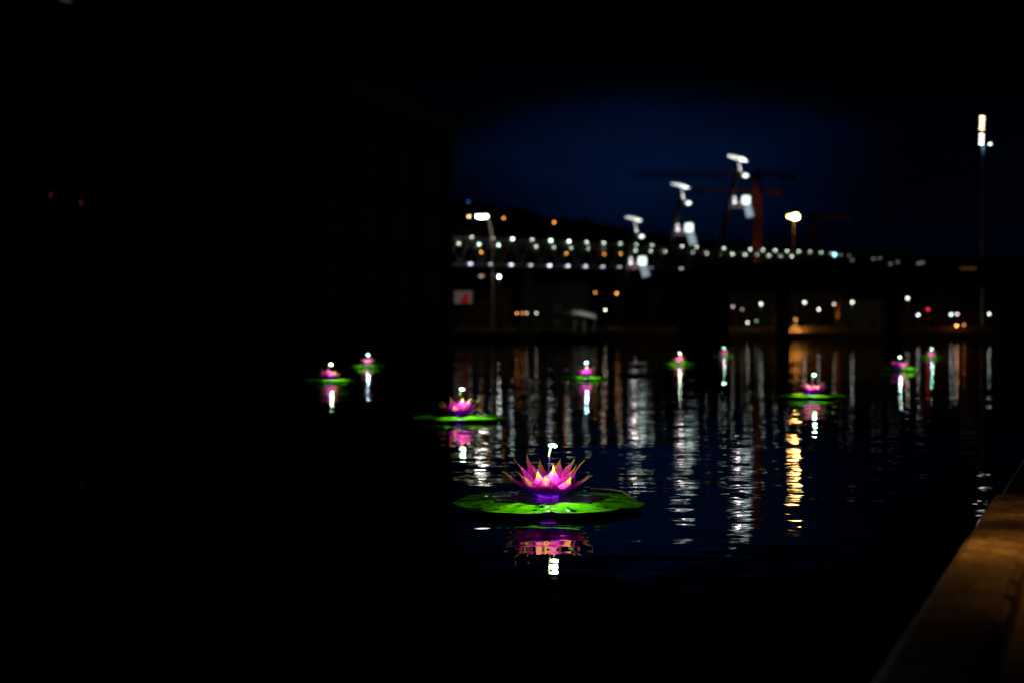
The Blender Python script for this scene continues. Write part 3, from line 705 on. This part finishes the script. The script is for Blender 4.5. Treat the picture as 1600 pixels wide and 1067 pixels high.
# one drooping pad leaf spans 1/7 of the circle
NL = 7; RT = .42; RO = .75
def leaf_mesh(k):
    bm = B(); rnd = random.Random(40 + k); nu, nv = 14, 20; rows = []
    half = math.pi / NL
    for i in range(nu + 1):
        q = i / nu; row = []
        for j in range(nv + 1):
            s = -1 + 2 * j / nv; a = s * half
            lob = RO * (.865 + .135 * math.sqrt(max(0, 1 - s * s)))
            r = .30 + (lob - .30) * q
            z = .077 + .004 * math.cos(3 * a + k) if r < RT else .077 + .004 * math.cos(3 * a + k) - .036 * ((r - RT) / (RO - RT)) ** 1.25
            z -= .005 * abs(s) ** 6 * q
            z += .002 * math.sin(26 * r + 2.5 * abs(s) * 3) + rnd.uniform(-.001, .001)
            row.append(bm.verts.new((r * math.cos(a), r * math.sin(a), z)))
        rows.append(row)
    top = [f for f in ()]
    for i in range(nu):
        for j in range(nv): f = bm.faces.new((rows[i][j], rows[i + 1][j], rows[i + 1][j + 1], rows[i][j + 1])); f.smooth = True
    # raised leaf scales, each a thin chevron flap
    for _ in range(6):
        r = rnd.uniform(.50, .68); a = rnd.uniform(-.8, .8) * half; z = .084 - .036 * (max(0, r - RT) / (RO - RT)) ** 1.25
        c = Vector((r * math.cos(a), r * math.sin(a), z)); e = Vector((math.cos(a), math.sin(a), -.18)); tt = Vector((-math.sin(a), math.cos(a), 0)); s = rnd.uniform(.02, .034)
        v = [bm.verts.new(c - e * s), bm.verts.new(c + tt * s * .9 - e * s * .3 + Vector((0, 0, .004))), bm.verts.new(c + e * s + Vector((0, 0, .012))), bm.verts.new(c - tt * s * .9 - e * s * .3 + Vector((0, 0, .004)))]
        bm.faces.new((v[0], v[3], v[2], v[1]))
    me = bpy.data.meshes.new('pad_leaf'); bm.to_mesh(me); bm.free(); me.materials.append(PAD); return me
LM = [leaf_mesh(k) for k in range(NL)]
bm = B(); bmesh.ops.create_cone(bm, cap_ends=True, segments=48, radius1=.66, radius2=.68, depth=.03, matrix=Matrix.Translation((0, 0, -.005)))
FLOAT = bpy.data.meshes.new('float_ring'); bm.to_mesh(FLOAT); bm.free(); FLOAT.materials.append(STEEL)
bm = B(); n = 64; c0 = bm.verts.new((0, 0, .082)); prev = None; ring = []
for i in range(n):
    a = i * 2 * math.pi / n; r = .44 + .035 * math.sin(7 * a + 1) + .02 * math.sin(19 * a) + .01 * math.sin(41 * a); ring.append(bm.verts.new((r * math.cos(a), r * math.sin(a), .0825)))
for i in range(n): bm.faces.new((c0, ring[i], ring[(i + 1) % n]))
PCM = bpy.data.meshes.new('pad_centre'); bm.to_mesh(PCM); bm.free(); PCM.materials.append(PADC)
bm = B(); path_tube(bm, [(0, 0, .03), (-.004, 0, .18), (.004, -.004, .33), (.012, -.008, .462), (.018, -.012, .478)], [.008, .007, .006, .0065, .006])
STM = bpy.data.meshes.new('stem'); bm.to_mesh(STM); bm.free(); STM.materials.append(STEM)
bm = B(); path_tube(bm, [(.0, -.004, .395), (.012, -.008, .455), (.016, -.012, .475)], [.0095, .0095, .0095])
SLV = bpy.data.meshes.new('lamp_sleeve'); bm.to_mesh(SLV); bm.free(); SLV.materials.append(mat('pale_green_sleeve', (.30, .42, .10), .5))
bm = B(); path_tube(bm, [(.008, -.012, .483), (.035, -.03, .487), (.058, -.045, .480)], [.009, .011, .009]); ball(bm, (.047, -.045, .480), .010)
HD = bpy.data.meshes.new('lamp_head'); bm.to_mesh(HD); bm.free()

def lotus(px, py, label, rz, rf, headcol, hs, scale=1., seed=0, power=34, back=False):
    d = F * H / (py - HZ); loc = ((px - 800) / F * d, d, 0)
    rnd = random.Random(seed)
    o = thing('lotus_lantern', label, 'lotus lantern', loc, rz, 'lit lotus flowers floating on the water'); o.scale = (scale,) * 3
    def part(name, me, rot=0., sc_=(1, 1, 1), mt=None, parent=o):
        c = bpy.data.objects.new(name, me); COL.objects.link(c); c.parent = parent; c.rotation_euler = (0, 0, rot); c.scale = sc_
        if name == 'petal': c.location.z = .04
        if mt: c.material_slots[0].link = 'OBJECT'; c.material_slots[0].material = mt
        return c
    part('float_ring', FLOAT)
    for k in range(NL): part('pad_leaf', LM[(k * 3 + seed) % NL], R(-90) + (k + .5) * 2 * math.pi / NL)
    part('pad_centre', PCM)
    part('flower_cup', CUP, rf).location.z = .04
    zo = rnd.uniform(.9, 1.1); FZ = .04
    for k in range(10): part('petal', PM['outer'][(k + seed) % 4], rf + k * 2 * math.pi / 10 + rnd.uniform(-.08, .08), (rnd.uniform(.93, 1.08), 1, rnd.uniform(.85, 1.15) * zo))
    for k in range(10): part('petal', PM['mid'][(k * 3 + seed) % 4], rf + .35 + k * 2 * math.pi / 10 + rnd.uniform(-.1, .1), (rnd.uniform(.85, 1.12), 1, rnd.uniform(.8, 1.25)))
    for k in range(7): part('petal', PM['inner'][(k + seed) % 3], rf + .1 + k * 2 * math.pi / 7 + rnd.uniform(-.15, .15), (1, .95, rnd.uniform(.50, .70)))
    part('stem', STM); part('lamp_sleeve', SLV)
    me = HD.copy(); me.materials.append(emis(headcol, hs)); part('lamp_head', me)
    light('SPOT', (.04, -.10, .47), power * 1.3, (.8, 1, .8), o, .02, (.0, -.52, .0), 80, .7)
    light('POINT', (0, 0, .17), 2.9, (1, .10, .85), o, .045)
    light('POINT', (.05, -.06, .47), (3.6 if d < 15 else 3.0), (.9, 1, .9) if d < 15 else headcol, o, .025)
    return o
GW = (.50, 1, .66); TL = (.42, .92, .95)
L1 = lotus(857, 792, 'largest and sharpest pink lotus flower on its green lily pad', 0, .2, (.72, 1, .78), 60, 1.0, 0, 26)
# stray orange edging strip on the pad of the largest lotus
bm = B(); path_tube(bm, [(.36, .52, .09), (.50, .42, .094), (.60, .33, .088), (.68, .17, .045), (.72, .06, .03)], [.003, .005, .005, .004, .003], 6); obj('edging_strip', bm, EDGE, L1)
lotus(718, 656, 'second largest lotus, between the largest one and the pair at the left', .25, 1.1, GW, 34, 1.0, 1, 34)
lotus(1270, 621, 'lotus flower in front of the orange lamp streak on the water', -.3, 2.0, (.45, 1, .66), 30, 1.0, 2, 34)
lotus(914, 592, 'lotus floating right of the dark building edge, midway to the footbridge', .1, .6, TL, 42, 1.0, 3, 40)
lotus(515, 596, 'leftmost lotus flower, on black water before the dark building', .4, 2.6, (.7, 1, .6), 44, 1.0, 5, 34)
lotus(574, 573, 'small lotus just behind and right of the leftmost one', .0, 3.3, TL, 56, 1.0, 6, 55)
lotus(1061, 569, 'small lotus over the middle pylon reflection streak', -.15, 4.1, (.6, 1, .6), 52, 1.0, 7, 55)
lotus(1130, 556, 'tiny lotus with a mint green lamp under the road bridge abutment', .2, 5.0, (.42, 1, .70), 46, 1.0, 8, 30)
lotus(1404, 578, 'orange edged lotus below the second road bridge pier', .6, 1.7, (.5, 1, .75), 40, 1.0, 9, 50)
lotus(1455, 559, 'farthest lotus on the right, beyond the orange edged one', -.4, 2.9, (.4, 1, .75), 50, 1.0, 11, 30)
